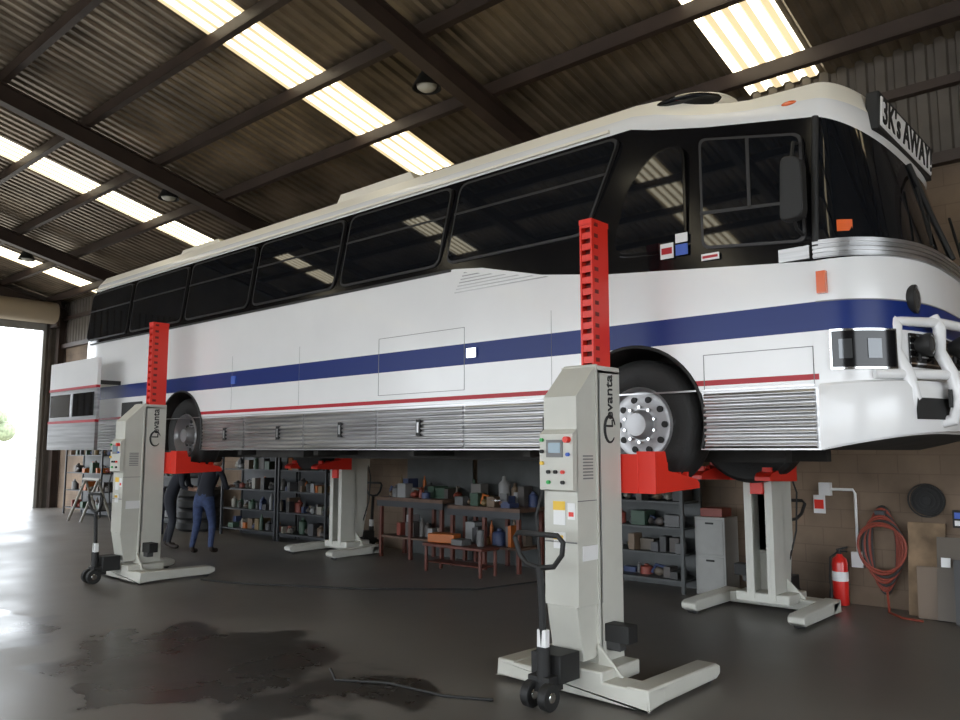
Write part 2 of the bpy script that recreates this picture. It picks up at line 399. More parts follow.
for sg in (1, -1):
    for i, (a, b) in enumerate(zip(edges, edges[1:])):
        z0, z1 = S+1.80, S+2.57
        xa, xb = a-.05, b+.05
        la = .36 if i == 0 else lean
        pts = [(xb-lean/2, z0), (xa-la/2, z0), (xa+la/2, z1), (xb+lean/2, z1)]
        framed(gl, pts, .10, sg)
        zm = z0+(z1-z0)*.62; k = .62
        sprism(gl, [(xb-lean/2+lean*k, zm-.010), (xa-la/2+la*k-.02, zm-.010), (xa-la/2+la*k-.01, zm+.010), (xb-lean/2+lean*k, zm+.010)], -.02, .018, FRAME, sg)
    framed(gl, [(-3.50, S+1.56), (-2.80, S+1.50), (-2.80, S+2.36), (-3.05, S+2.36), (-3.32, S+2.12)], .16, sg, d=0, fm=BLACKP)
    framed(gl, [(-2.68, S+1.50), (-1.91, S+1.42), (-1.91, S+2.20), (-2.68, S+2.36)], .06, sg, d=.002)
    sprism(gl, [(-2.68, S+1.76), (-1.91, S+1.70), (-1.91, S+1.72), (-2.68, S+1.785)], -.02, .022, FRAME, sg)
    sprism(gl, [(-2.31, S+1.74), (-2.285, S+1.74), (-2.285, S+2.26), (-2.31, S+2.27)], -.02, .022, FRAME, sg)
gl.build('side_windows', bus)
tr = M()
def flute(m, x0, x1, z0, z1, sg, n=9):
    pr_ = []; 
    for i in range(n):
        a = z0+(z1-z0)*i/n; h = (z1-z0)/n
        pr_ += [(a, .002), (a+h*.30, .020), (a+h*.45, .022), (a+h*.60, .020), (a+h*.92, .002)]
    pr_.append((z1, .002))
    pts = [(sideY(d, sg), z) for z, d in pr_]
    poly = pts+[(sideY(-.01, sg), z1), (sideY(-.01, sg), z0)]
    m.prism(poly, 'X', x0, x1, ALU)
segs = [(-9.86, -8.87), (-8.84, -7.63), (-7.60, -6.37), (-6.34, -5.13), (-5.10, -3.95), (-2.70, -1.90), (-13.6, -12.2), (-12.16, -11.12)]
for sg in (1, -1):
    for a, b in segs: flute(tr, a, b, S+.012, S+.415, sg)
    for (x0, x1, z0, z1) in ((-6.35, -5.12, .56, 1.16), (-2.70, -1.90, .43, .70)):
        w = .005
        for q in ((x0, x1, z0, z0+w), (x0, x1, z1-w, z1), (x0, x0+w, z0, z1), (x1-w, x1, z0, z1)):
            sprism(tr, [(q[0], S+q[2]), (q[1], S+q[2]), (q[1], S+q[3]), (q[0], S+q[3])], -.01, .003, DARKSEAM, sg)
    for X in (-9.2, -7.75, -4.1):
        sprism(tr, [(X, S+.52), (X+.003, S+.52), (X+.003, S+1.2), (X, S+1.2)], -.01, .002, DARKSEAM, sg)
    sprism(tr, [(-13.6, S+.43), (-1.9, S+.43), (-1.9, S+.442), (-13.6, S+.442)], -.01, .006, ALU, sg)
    sprism(tr, [(-13.6, S+1.72), (-5.3, S+1.72), (-5.3, S+1.745), (-13.6, S+1.745)], -.01, .012, FRAME, sg)
    sprism(tr, [(-13.6, S+2.64), (-3.5, S+2.64), (-3.5, S+2.665), (-13.6, S+2.665)], -.06, -.02, ROOFW, sg)
    for k in range(7):
        z = 1.50+k*.030
        sprism(tr, [(-5.25+k*.02, S+z), (-4.12-k*.16, S+z), (-4.15-k*.16, S+z+.010), (-5.25+k*.02, S+z+.010)], -.01, .006, ALU, sg)
    for X, z in ((-5.72, .22), (-6.95, .22), (-8.12, .2), (-4.15, .2), (-9.3, .2)):
        sprism(tr, [(X-.03, S+z-.08), (X+.03, S+z-.08), (X+.03, S+z+.08), (X-.03, S+z+.08)], 0, .028, BLACK, sg)
        sprism(tr, [(X-.012, S+z-.05), (X+.012, S+z-.05), (X+.012, S+z+.05), (X-.012, S+z+.05)], 0, .034, ALU, sg)
    sprism(tr, [(-5.08, S+.86), (-4.96, S+.86), (-4.96, S+.95), (-5.08, S+.95)], 0, .02, CHROME, sg)
    sprism(tr, [(-9.2, S+.84), (-9.1, S+.84), (-9.1, S+.94), (-9.2, S+.94)], 0, .015, STICKB, sg)
    sprism(tr, [(-2.10, S+1.30), (-1.89, S+1.30), (-1.89, S+1.39), (-2.10, S+1.39)], -.02, .025, ALU, sg)
    sprism(tr, [(-1.85, S+1.05), (-1.79, S+1.05), (-1.79, S+1.20), (-1.85, S+1.20)], -.04, .035, LENSO, sg)
    tr.ball((-2.02, sideY(-.085, sg), S+2.47), (.06, .03, .022), LENSO, 8)
    for X in WX:
        pts = [(X+.61*math.cos(t), sideY(.004, sg), WZ+.61*math.sin(t)) for t in [math.radians(-18+216*i/28) for i in range(29)]]
        tr.tube(pts, .014, BLACK, 8)
tr.build('side_trim', bus)
st = M()
for (x0, x1, z0, z1, mt) in ((-3.02, -2.91, 1.47, 1.59, STICKW), (-2.89, -2.79, 1.48, 1.565, STICKB), (-2.89, -2.79, 1.58, 1.65, STICKW), (-2.68, -2.54, 1.405, 1.455, STICKW)):
    st.box(x0, x1, 5.478, 5.486, S+z0, S+z1, mt)
st.box(-3.01, -2.92, 5.476, 5.479, S+1.505, S+1.555, RED); st.box(-2.67, -2.55, 5.476, 5.479, S+1.42, S+1.44, RED)
st.build('stickers', bus)
def wrap(m, a0, a1, z0, z1, out, mt, f=F0, ins=0, n=36, th=.03):
    vs = []; fs = []
    for i in range(n+1):
        a = a0+(a1-a0)*i/n; c = math.cos(a)
        for o in (out, out-th):
            w = HW-ins+o; A = (f-X0)+o
            xx = X0+A*math.sin(a); yy = YC-w*math.copysign(abs(c)**(2/3), c)
            for z in (z0, z1): vs.append((xx, yy, z))
    for i in range(n):
        b = i*4; d = b+4
        fs += [(b, d, d+1, b+1), (b+2, b+3, d+3, d+2), (b+1, d+1, d+3, b+3), (b, b+2, d+2, d)]
    fs += [(0, 1, 3, 2), (n*4, n*4+2, n*4+3, n*4+1)]
    m.add(vs, fs, mt, True)
fr = M()
for k in range(4): wrap(fr, 0, pi, S+1.30+k*.03, S+1.318+k*.03, .02, ALU)
wrap(fr, 0, pi, S+1.295, S+1.42, .008, ALU)
wrap(fr, 0, pi, S+.995, S+1.003, .004, DARKSEAM)
for a0, a1 in ((.14, .80), (pi-.80, pi-.14)):
    wrap(fr, a0, a1, S+.53, S+.80, .022, CHROME); wrap(fr, a0+.02, a1-.02, S+.545, S+.785, .030, BLACKP)
    for da in (.10, .38):
        ac = a0+da if a0 < 1 else a1-da
        wrap(fr, ac-.01, ac+.12, S+.60, S+.73, .036, LENSW)
wrap(fr, .95, pi-.95, S+.55, S+.78, .015, BLACKP)
for k in range(5): wrap(fr, .95, pi-.95, S+.57+k*.045, S+.58+k*.045, .02, CHROME)
wrap(fr, .30, .48, S+1.47, S+1.55, .004, LENSO, f=-1.37, ins=.005)
fr.tube([(-1.28, YC, S+1.42), (-1.41, YC, S+1.8), (-1.54, YC, S+2.22)], .022, BLACK)
for sg in (-1, 1): fr.tube([(-1.855, YC+sg*1.245, S+1.36), (-1.845, YC+sg*1.23, S+1.85), (-1.83, YC+sg*1.205, S+2.31)], .024, BLACK)
for yy in (6.15, 7.2):
    fr.tube([(-1.29, yy, S+1.42), (-1.34, yy+.18, S+1.68)], .010, BLACK, 6); fr.tube([(-1.31, yy+.06, S+1.50), (-1.42, yy+.26, S+1.92)], .012, BLACK, 6)
fr.build('front_trim', bus)
bp = M()
n = 40
prof = [(.0, 0), (.07, 0), (.09, .10), (.085, .36), (.06, .42), (.0, .44)]
vs = []; fs = []
for i in range(n+1):
    a = pi*i/n; c = math.cos(a); fz = .13*math.sin(a)**.8 if 0 < i < n else 0
    for o, z in prof:
        w = HW+o*(.35+.65*math.sin(a)); A = (F0-X0)+o
        vs.append((X0+A*math.sin(a), YC-w*math.copysign(abs(c)**(2/3), c), S+fz+z*(1-fz/.6)))
k = len(prof)
for i in range(n):
    for j in range(k-1): fs.append((i*k+j, (i+1)*k+j, (i+1)*k+j+1, i*k+j+1))
bp.add(vs, fs, WHITE, True)
wrap(bp, .9, 1.25, S+.20, S+.34, .10, BLACK); wrap(bp, pi-1.25, pi-.9, S+.20, S+.34, .10, BLACK)
bp.build('bumper', bus)
# destination sign: follows the curved brow, slightly leaning forward
sg_ = M()
sg_.obox((-1.575, YC-.02, S+2.42), (.09, 1.52, .28), BLACK, (0, .06, 0)); sg_.obox((-1.530, YC-.02, S+2.42), (.02, 1.45, .215), STICKW, (0, .06, 0))
sg_.build('destination_sign', bus, bevel=.02)
t = .06
text("3K's AWAY!", .27, basis((0, 1, 0), (math.sin(t), 0, math.cos(t)), (math.cos(t), 0, -math.sin(t)), (-1.517, YC-.02, S+2.42)), BLACK, bus, 'sign_lettering', .003)
bb = M()
for yy, xo in ((5.80, -1.47), (6.08, -1.27), (7.42, -1.27), (7.70, -1.47)):
    pts = [(xo-.14, yy, S+.16), (xo+.06, yy, S+.20), (xo+.10, yy, S+.34), (xo+.07, yy, S+.50), (xo-.0, yy, S+.66), (xo+.01, yy, S+.82), (xo-.03, yy, S+.90)]
    bb.tube(pts, .042, WHITE, 12)
for z, dx in ((.86, .0), (.50, .06)):
    pts = [(-1.62+dx, 5.62, S+z), (-1.47+dx, 5.80, S+z), (-1.27+dx, 6.08, S+z), (-1.12+dx, 6.75, S+z), (-1.27+dx, 7.42, S+z), (-1.47+dx, 7.70, S+z), (-1.62+dx, 7.88, S+z)]
    if z > .8: pts = pts[1:-1]
    bb.tube(pts, .034, WHITE, 12)
for yy, x_, z, r in ((5.97, -1.38, 1.02, .10), (7.53, -1.38, 1.02, .10), (5.95, -1.30, .70, .08), (6.28, -1.16, .70, .08), (7.22, -1.16, .7, .08)):
    bb.lathe((x_, yy, S+z), 'X', [(0, -.10), (.5*r, -.09), (.95*r, -.02), (r, .0), (r, .02), (.86*r, .025)], BLACK, 24)
    bb.lathe((x_, yy, S+z), 'X', [(.86*r, .02), (.5*r, .035), (0, .04)], LENSW, 24)
    bb.cyl((x_-.06, yy, S+z-r*1.3), (x_-.06, yy, S+z-r*.6), .012, BLACK, n=8)
bb.box(-1.22, -1.20, 6.02, 6.35, S+.28, S+.40, BLACK); bb.box(-1.2, -1.195, 6.06, 6.31, S+.30, S+.38, LENSO)
bb.build('bull_bar', bus)
mr = M()
for sg in (1, -1):
    y = sideY(.20, sg)
    mr.prism(roundpoly([(-2.00, S+1.52), (-1.84, S+1.54), (-1.84, S+1.95), (-1.98, S+1.98)], .06), 'Y', y-.05, y+.05, BLACK)
    mr.tube([(-1.92, y, S+1.95), (-1.93, sideY(.12, sg), S+2.10), (-1.95, sideY(-.04, sg), S+2.14)], .012, BLACK, 8)
    mr.tube([(-1.92, y, S+1.55), (-1.93, sideY(.12, sg), S+1.49), (-1.93, sideY(0, sg), S+1.47)], .012, BLACK, 8)
mr.build('mirrors', bus, bevel=.01)
rp = M()
rp.ball((-2.98, 5.98, S+2.80), (.40, .34, .10), ROOFW, 14)
rp.ball((-2.95, 5.93, S+2.795), (.34, .34, .078), GLASS, 14)
for (x0, x1, y0, y1, h) in ((-7.4, -6.2, 5.78, 7.7, .12), (-11.2, -10.2, 5.80, 7.7, .09), (-5.0, -4.2, 6.2, 7.3, .1)):
    z = S+2.90
    rp.prism([(x0-.1, z-.02), (x1+.1, z-.02), (x1, z+h), (x0, z+h)], 'Y', y0, y1, ROOFW)
rp.tube([(-2.0, 6.7, S+2.62), (-2.03, 6.7, S+3.0)], .008, BLACK, 6); rp.cyl((-2.0, 6.9, S+2.6), (-2.0, 6.9, S+2.80), .025, CHROME, n=8)
rp.build('roof_fittings', bus, bevel=.02)
ed = M()
xa, xb = -14.12, -12.3
ed.box(xa, xb, 5.10, 5.15, S+.98, S+1.40, WHITE); ed.box(xa, xb, 5.09, 5.15, S+.94, S+.98, RED)
ed.box(xa, xb, 5.11, 5.15, S+.46, S+.94, ALU); ed.box(xa+.05, xa+.85, 5.10, 5.12, S+.52, S+.88, CHROME); ed.box(xa+.95, xb-.1, 5.10, 5.12, S+.52, S+.88, GLASS)
ed.box(xa, xb, 5.09, 5.15, S+.42, S+.46, RED); ed.box(xa, xb, 5.10, 5.15, S+.0, S+.42, ALU)
ed.box(xa+.5, xa+.56, 5.15, 5.52, S+1.0, S+1.06, BLACK); ed.box(xb-.16, xb-.1, 5.15, 5.52, S+1.0, S+1.06, BLACK)
ed.box(-12.3, -11.65, 5.485, 5.52, S+.02, S+.72, BLACK)  # flat black panel paints the shade inside the open engine bay
ed.build('open_engine_door', bus)
for k, X in enumerate(WX):
    for sg in (1, -1):
        w = M()
        tire = [(.30, .02), (.34, .0), (.44, -.005), (.49, .015), (.515, .05), (.52, .09), (.52, .24), (.515, .27), (.48, .30), (.34, .30), (.30, .28)]
        w.lathe((0, 0, 0), 'Y', tire, RUBBER, 48)
        for g in (.10, .155, .21): w.lathe((0, 0, 0), 'Y', [(.523, g), (.524, g+.008), (.523, g+.012)], BLACK, 48)
        inn = .02 if k == 0 else .10
        w.lathe((0, 0, 0), 'Y', [(.30, .02), (.29, .0), (.275, .02), (.265, .06), (.22, .05+inn), (.16, .03+inn), (.12, .03+inn), (.11, -.0+inn*.5), (.09, -.04+inn*.3), (.0, -.045+inn*.3)], mat('wheel_rim_%d%d' % (k, sg), (.40, .40, .41), .38, metal=.6), 40)
        for i in range(10):
            t = 2*pi*i/10
            w.cyl((.205*math.cos(t), .035+inn*.9, .205*math.sin(t)), (.205*math.cos(t), .06+inn, .205*math.sin(t)), .026, BLACK, n=12)
            w.cyl((.14*math.cos(t+.3), .0+inn*.8, .14*math.sin(t+.3)), (.14*math.cos(t+.3), .06+inn, .14*math.sin(t+.3)), .013, CHROME, n=6)
        w.lathe((0, 0, 0), 'Y', [(.30, .28), (.2, .22), (0, .22)], BLACK, 24)
        o = w.build('wheel', bus, loc=(X, sideY(-.07, sg), WZ), rot=0 if sg > 0 else pi)
uc = M()
for y in (6.3, 7.2): uc.box(-13.2, -2.4, y-.06, y+.06, S-.10, S+.05, UNDER)
for X in WX: uc.cyl((X, 5.8, WZ-.08), (X, 7.7, WZ-.08), .07, UNDER); uc.ball((X, YC, WZ-.12), .2 if X < -5 else .08, UNDER)
for X in (-4.5, -6.0, -7.6, -9.2): uc.box(X-.04, X+.04, 5.65, 7.85, S-.06, S+.02, UNDER)
uc.box(-13.0, -11.6, 6.45, 7.2, S-.03, S+.02, UNDER); uc.box(-8.9, -7.9, 5.7, 6.2, S-.08, S+.02, UNDER); uc.cyl((-9.8, YC, S-.05), (-6.4, YC, S-.02), .05, UNDER)
uc.build('undercarriage', bus)

# ------------------------------------------------------------------ mobile column lifts
def column(X, Y, rot):
    e = empty('mobile_column_lift', (X, Y, 0), rot)
    b = M()
    for sx in (-1, 1):
        xc = sx*.54
        b.prism([(-.22, .03), (.74, .03), (.80, .06), (.80, .11), (.74, .135), (-.22, .15)], 'X', xc-.08, xc+.08, LIFTW)
        b.cyl((xc-.05, .70, .04), (xc+.05, .70, .04), .04, LIFTD, n=14)
    b.box(-.62, .62, -.22, .00, .03, .14, LIFTW); b.box(-.28, .28, -.22, .26, .10, .20, LIFTW)
    b.prism([(-.34, .14), (-.14, .34), (-.14, .14)], 'Y', -.06, -.03, LIFTW); b.prism([(.34, .14), (.14, .34), (.14, .14)], 'Y', -.06, -.03, LIFTW)
    b.build('base', e, bevel=.012)
    h = M()
    h.box(-.15, -.11, -.02, .27, .14, 2.22, LIFTW); h.box(.11, .15, -.02, .27, .14, 2.22, LIFTW)
    h.box(-.15, .15, -.04, .0, .14, 2.20, LIFTW)
    h.box(-.11, -.07, .24, .27, .14, 2.20, LIFTW); h.box(.07, .11, .24, .27, .14, 2.20, LIFTW)
    h.prism([(-.27, .60), (.0, .60), (.0, 2.26), (-.02, 2.26), (-.27, 2.02)], 'X', -.14, .14, LIFTW)
    h.prism([(-.20, .24), (-.02, .24), (-.02, .60), (-.27, .60)], 'X', -.125, .125, LIFTW)
    h.box(-.15, .15, -.04, .27, 2.20, 2.25, LIFTW)
    h.box(-.135, .135, -.275, -.269, 1.02, 1.03, DARKSEAM); h.box(.138, .143, -.27, .0, 1.30, 1.306, DARKSEAM)
    h.box(.147, .153, .0, .006, .6, 2.2, DARKSEAM)
    h.build('column_housing', e, bevel=.010)
    c = M()
    c.prism([(-.26, 1.36), (-.32, 1.38), (-.32, 1.76), (-.26, 1.80)], 'X', -.14, .14, LIFTW)
    c.box(-.08, .06, -.326, -.32, 1.60, 1.72, DARKSEAM); c.box(-.06, .04, -.329, -.325, 1.63, 1.70, LCD)
    for i, (x, z, q) in enumerate(((.105, 1.72, LIFTR), (-.115, 1.72, GREEN), (-.115, 1.64, BLACK), (-.115, 1.56, STICKY), (-.06, 1.50, BLACK), (.0, 1.50, BLACK), (.06, 1.50, LIFTR), (.105, 1.62, STICKB), (-.06, 1.43, GREEN), (.06, 1.43, BLACK))):
        c.cyl((x, -.32, z), (x, -.34 if i else -.36, z), .013 if i else .022, q, n=14)
    c.box(-.06, .04, -.275, -.269, 1.14, 1.30, STICKW); c.box(-.06, .04, -.278, -.274, 1.24, 1.30, STICKY); c.box(.06, .12, -.275, -.269, 1.18, 1.29, STICKW); c.box(.07, .11, -.278, -.274, 1.20, 1.23, LIFTR)
    c.box(-.06, .04, -.275, -.269, .98, 1.09, STICKW); c.box(-.06, .02, -.278, -.274, 1.04, 1.07, STICKY)
    c.box(.141, .147, -.22, -.02, .90, 1.0, STICKW)
    for i in range(8): c.box(.138, .144, -.20, -.08, 1.45+i*.022, 1.46+i*.022, DARKSEAM)
    c.tube([(-.13, -.29, 1.4), (-.19, -.30, 1.2), (-.18, -.27, .8), (-.12, -.21, .5)], .010, BLACK, 8)
    c.build('control_panel', e)
    text('Levanta', .125, basis((0, 0, 1), (0, -1, 0), (1, 0, 0), (.152, .13, 2.0)), BLACK, e, 'logo_text')
    lg = M()
    for X_ in (.152, -.152):
        lg.tube([(X_, .13+.07*math.cos(t), 1.80+.095*math.sin(t)) for t in [math.radians(20+300*i/24) for i in range(25)]], [.004+.009*math.sin(pi*i/24) for i in range(25)], BLACK, 6)
    lg.build('logo_ring', e)
    text('Levanta', .125, basis((0, 0, -1), (0, -1, 0), (-1, 0, 0), (-.152, .13, 2.0)), BLACK, e, 'logo_text_b')
    r = M()
    my0, my1 = .08, .30; T = 3.36
    r.box(-.055, -.040, my0, my1, 1.9, T, LIFTR); r.box(.040, .055, my0, my1, 1.9, T, LIFTR); r.box(-.055, .055, my1-.02, my1, 1.9, T, LIFTR)
    z = 2.20
    while z < T-.05: r.box(-.040, .040, my0+.005, my0+.03, z, z+.050, LIFTR); r.box(.0545, .057, my0+.03, my0+.08, z+.01, z+.04, SLOT); z += .085
    r.box(-.040, .040, my0+.06, my0+.07, 1.9, T-.05, SLOT)
    r.box(-.057, .057, my0-.005, my1+.005, T-.03, T+.01, LIFTR)
    r.box(-.28, .28, .285, .345, 1.34, 1.62, LIFTR); r.box(-.065, .065, .15, .30, 1.2, 1.95, LIFTR)
    for sx in (-1, 1):
        xo, xi = sx*.42, sx*.27
        a, b_ = min(xo, xi), max(xo, xi)
        r.prism([(.29, 1.64), (.44, 1.64), (.48, 1.50), (.92, 1.43), (.96, 1.40), (.96, 1.36), (.29, 1.34)], 'X', a, b_, LIFTR)
        r.box(a+.02, b_-.02, .45, .51, 1.49, 1.56, LIFTR)
        for q in (.58, .70, .82): r.box(a+.03, b_-.03, q, q+.03, 1.44, 1.485, LIFTR)
    r.build('lifting_carriage', e, bevel=.006)
    j = M()
    j.box(-.12, .12, -.46, -.24, .14, .32, BLACK); j.box(-.07, .10, -.56, -.40, .10, .20, BLACK)
    for x in (-.04, .10): j.cyl((x-.03, -.56, .085), (x+.03, -.56, .085), .085, BLACK, n=22); j.cyl((x-.034, -.56, .085), (x+.034, -.56, .085), .035, CHROME, n=14)
    j.cyl((.03, -.52, .16), (.03, -.52, .38), .045, BLACK, n=14)
    j.tube([(.03, -.52, .34), (.03, -.53, .62), (.02, -.54, .90)], .024, BLACK, 8)
    hp = [(.02, -.54, .88), (-.08, -.545, .90), (-.14, -.55, .96), (-.18, -.55, 1.07), (-.15, -.555, 1.10), (.18, -.555, 1.10), (.22, -.55, 1.06), (.21, -.55, .98), (.14, -.545, .90), (.02, -.54, .88)]
    j.tube(hp, .018, BLACK, 8); j.obox((.03, -.52, .42), (.07, .05, .14), STICKW)
    j.box(.15, .34, .02, .14, .34, .46, BLACK); j.box(.12, .26, .04, .12, .28, .36, LIFTD)
    j.build('steering_jack', e, bevel=.006)
    return e
for (X, Y, r) in ((-3.31, 4.80, 0), (-10.45, 4.93, 0), (-3.44, 8.40, pi), (-10.45, 8.45, pi)): column(X, Y, r)
cb = M()
cb.tube([(-3.6, 4.15, .012), (-3.9, 4.0, .012), (-4.4, 3.95, .012), (-4.75, 3.75, .012), (-5.0, 3.9, .012)], .010, BLACK, 8)
cb.tube([(-9.6, 5.4, .012), (-8.9, 5.6, .012), (-7.6, 6.3, .012), (-6.5, 7.2, .012), (-6.3, 8.2, .012)], .010, BLACK, 8)
cb.build('power_cable')

# ------------------------------------------------------------------ workshop furniture against back wall
def clutter(m, x0, x1, y0, y1, z, hmax, dens=7):
    x = x0+.03
    while x < x1-.08:
        w = random.uniform(.05, .20); d = random.uniform(.1, min(.3, y1-y0)); h = random.uniform(.3, 1)*hmax; q = random.choice(COLS)
        w = min(w, x1-x-.02); y = random.uniform(y0, y1-d)
        k = random.random()
        if k < .45: m.box(x, x+w, y, y+d, z, z+h*.8, q); 
        elif k < .75:
            r = min(w, d)/2; m.lathe((x+w/2, y+d/2, z), 'Z', [(0, 0), (r, 0), (r, h*.7), (r*.9, h*.75), (r*.4, h*.85), (r*.35, h*.98), (0, h)], q, 14)
        else:
            m.tube([(x, y+d/2, z+.03), (x+w*.3, y+d/2, z+h*.6), (x+w, y+d/2, z+h*.5)], .02, q, 8); m.ball((x+w/2, y+d/2, z+.05), (w/2.5, d/3, .05), random.choice(COLS), 8)
        x += w+random.uniform(.0, .03)
def shelving(x0, x1, zs_, name, depth=.45, y1=9.05, frame=RACK, board=RACK, back=True):
    m = M(); y0 = y1-depth; top = max(zs_)+.25
    for x in (x0, x1):
        for y in (y0, y1): m.box(x-.02, x+.02, y-.02, y+.02, 0, top, frame)
    for i, z in enumerate(zs_):
        m.box(x0, x1, y0, y1, z, z+.025, board)
        hm = (zs_[i+1]-z-.06) if i+1 < len(zs_) else .3
        clutter(m, x0+.03, x1-.03, y0+.03, y1-.05, z+.025, min(hm, .32))
    if back: m.box(x0, x1, y1, y1+.02, 0, top, frame)
    m.build(name)
shelving(-14.6, -12.75, [.12, .50, .88, 1.26, 1.64], 'storage_shelf'); shelving(-12.65, -11.25, [.12, .50, .88, 1.26, 1.64], 'storage_shelf')
shelving(-5.70, -4.55, [.12, .42, .72, 1.02, 1.32, 1.62], 'storage_shelf', frame=DKGREY, board=DKGREY)
shelving(-18.6, -16.2, [.15, .6, 1.05, 1.5], 'storage_shelf')
shelving(-22.4, -20.2, [.15, .6, 1.05, 1.5], 'storage_shelf')
LEG = mat('bench_leg', (.10, .028, .018), .5)
def bench(x0, x1, name, top=.92, y0=8.45, y1=9.05, vise=False):
    m = M()
    m.box(x0, x1, y0, y1, top-.05, top, WOOD)
    for x in (x0+.06, (x0+x1)/2, x1-.06):
        for y in (y0+.05, y1-.05): m.box(x-.025, x+.025, y-.025, y+.025, 0, top-.05, LEG)
    m.box(x0+.05, x1-.05, y0+.03, y1-.03, .30, .33, WOOD); m.box(x0, x1, y0, y0+.03, top-.14, top-.05, RACK)
    m.box(x0, x1, y1+.05, y1+.07, 0, 1.5, DKGREY)
    clutter(m, x0+.05, x1-.35, y0+.05, y1-.3, top, .28); clutter(m, x0+.05, x1-.05, y1-.32, y1-.02, top, .42); clutter(m, x0+.1, x1-.1, y0+.1, y1-.1, .33, .40)
    if vise:
        a = x1-.30; q = COLS[1]
        m.box(a-.08, a+.08, 8.5, 8.7, top, .92, q); m.box(a-.05, a+.05, 8.5, 8.66, .92, 1.02, q); m.box(a-.06, a+.06, 8.46, 8.50, .95, 1.06, COLS[5]); m.cyl((a, 8.3, .97), (a, 8.5, .97), .015, CHROME); m.cyl((a-.08, 8.31, .97), (a+.08, 8.31, .97), .008, CHROME)
    m.build(name)
bench(-9.75, -8.3, 'workbench'); bench(-8.2, -6.85, 'workbench', top=.86, vise=True)
m = M(); m.box(-8.1, -7.0, 7.85, 8.2, .34, .38, LEG); m.box(-8.05, -7.05, 7.9, 8.15, .12, .14, LEG)
for x in (-8.05, -7.05):
    for y in (7.88, 8.17): m.box(x-.02, x+.02, y-.02, y+.02, .0, .36, LEG)
m.obox((-7.85, 8.03, .45), (.42, .20, .12), COLS[9], (0, 0, .2)); m.cyl((-7.2, 8.05, .38), (-7.2, 8.05, .6), .05, COLS[5]); m.obox((-7.5, 8.0, .42), (.2, .2, .08), COLS[5]); m.build('tool_trolley', bevel=.01)
m = M(); m.box(-4.47, -4.10, 8.75, 9.1, .0, .88, GREYC); m.box(-4.45, -4.12, 8.74, 8.75, .05, .43, GREYC); m.box(-4.45, -4.12, 8.74, 8.75, .46, .85, GREYC)
m.box(-4.33, -4.23, 8.725, 8.74, .38, .40, BLACK); m.box(-4.33, -4.23, 8.725, 8.74, .8, .82, BLACK); m.box(-4.42, -4.15, 8.8, 9.05, .88, .98, COLS[0]); m.build('filing_cabinet', bevel=.008)
m = M(); X, Y = -2.98, 9.12
m.lathe((X, Y, 0), 'Z', [(0, .01), (.075, .01), (.08, .03), (.08, .44), (.07, .49), (.035, .52), (.025, .54), (0, .54)], EXT, 24)
m.cyl((X, Y, .53), (X, Y, .58), .022, BLACK); m.obox((X+.03, Y, .60), (.12, .025, .02), BLACK, (0, -.3, 0)); m.obox((X+.03, Y, .57), (.11, .02, .015), BLACK)
m.tube([(X-.02, Y, .56), (X-.09, Y-.02, .50), (X-.10, Y-.03, .30), (X-.09, Y-.04, .18)], .010, BLACK, 8); m.cyl((X-.09, Y-.04, .18), (X-.09, Y-.04, .08), .012, BLACK, r1=.025)
m.lathe((X, Y, 0), 'Z', [(.0815, .26), (.0815, .36)], STICKW, 24); m.build('fire_extinguisher')
m = M(); m.box(-3.28, -3.16, 9.27, 9.298, .95, 1.15, STICKW); m.box(-3.27, -3.17, 9.265, 9.27, 1.0, 1.1, LIFTR); m.build('wall_notice')
m = M(); m.tube([(-3.12, 9.26, 1.22), (-2.85, 9.26, 1.22), (-2.83, 9.26, 1.18), (-2.83, 9.26, .55)], .015, STICKW, 8); m.box(-2.89, -2.77, 9.22, 9.298, .40, .56, STICKW); m.box(-3.2, -3.08, 9.22, 9.298, 1.15, 1.29, STICKW); m.build('conduit_outlet')
m = M()
for i in range(9):
    r = .12+.014*i; cx = -2.55+.008*random.uniform(-1, 1)*i*.5
    m.tube([(cx+r*math.cos(t), 9.20-.014*i, .66+(.50-.03*i)*math.sin(t)*(1.0 if math.sin(t) < 0 else .80)) for t in [2*pi*k/36 for k in range(36)]], .013, HOSE if i % 3 else COLS[3], 8, close=True)
m.box(-2.60, -2.50, 9.10, 9.29, .98, 1.02, RACK); m.tube([(-2.5, 9.05, .2), (-2.45, 8.9, .03), (-2.3, 8.75, .02), (-2.1, 8.7, .02)], .012, HOSE, 8)
m.build('air_hose')
m = M(); c = (-2.12, 9.2, 1.14)
for r in (.05, .09, .13, .165): m.tube([(c[0]+r*math.cos(t), c[1]-.04, c[2]+r*math.sin(t)) for t in [2*pi*k/28 for k in range(28)]], .008, BLACK, 6, close=True)
m.lathe(c, 'Y', [(0, -.03), (.15, -.02), (.16, .05), (0, .06)], BLACK, 28); m.cyl((c[0], 9.29, c[2]), (c[0], 9.2, c[2]), .03, BLACK); m.build('cable_reel')
m = M(); m.obox((-2.13, 9.10, .46), (.34, .03, .92), CARD, (-.16, 0, 0)); m.obox((-1.86, 9.0, .40), (.32, .03, .80), COLS[12], (-.22, 0, .05)); m.obox((-1.93, 8.95, .56), (.08, .01, .09), STICKW, (-.22, 0, .05)); 
m.obox((-2.05, 9.0, .25), (.30, .06, .50), COLS[7], (-.1, 0, .1)); m.obox((-1.75, 8.88, .3), (.2, .05, .6), COLS[3], (-.15, 0, .1)); m.build('plywood_sheets')
m = M(); m.box(-1.9, -1.75, 9.2, 9.298, .88, 1.05, BLACK); m.box(-1.88, -1.77, 9.19, 9.2, .97, 1.03, STICKB); m.box(-1.88, -1.77, 9.19, 9.2, .90, .95, STICKW); m.build('switch_box')
m = M()
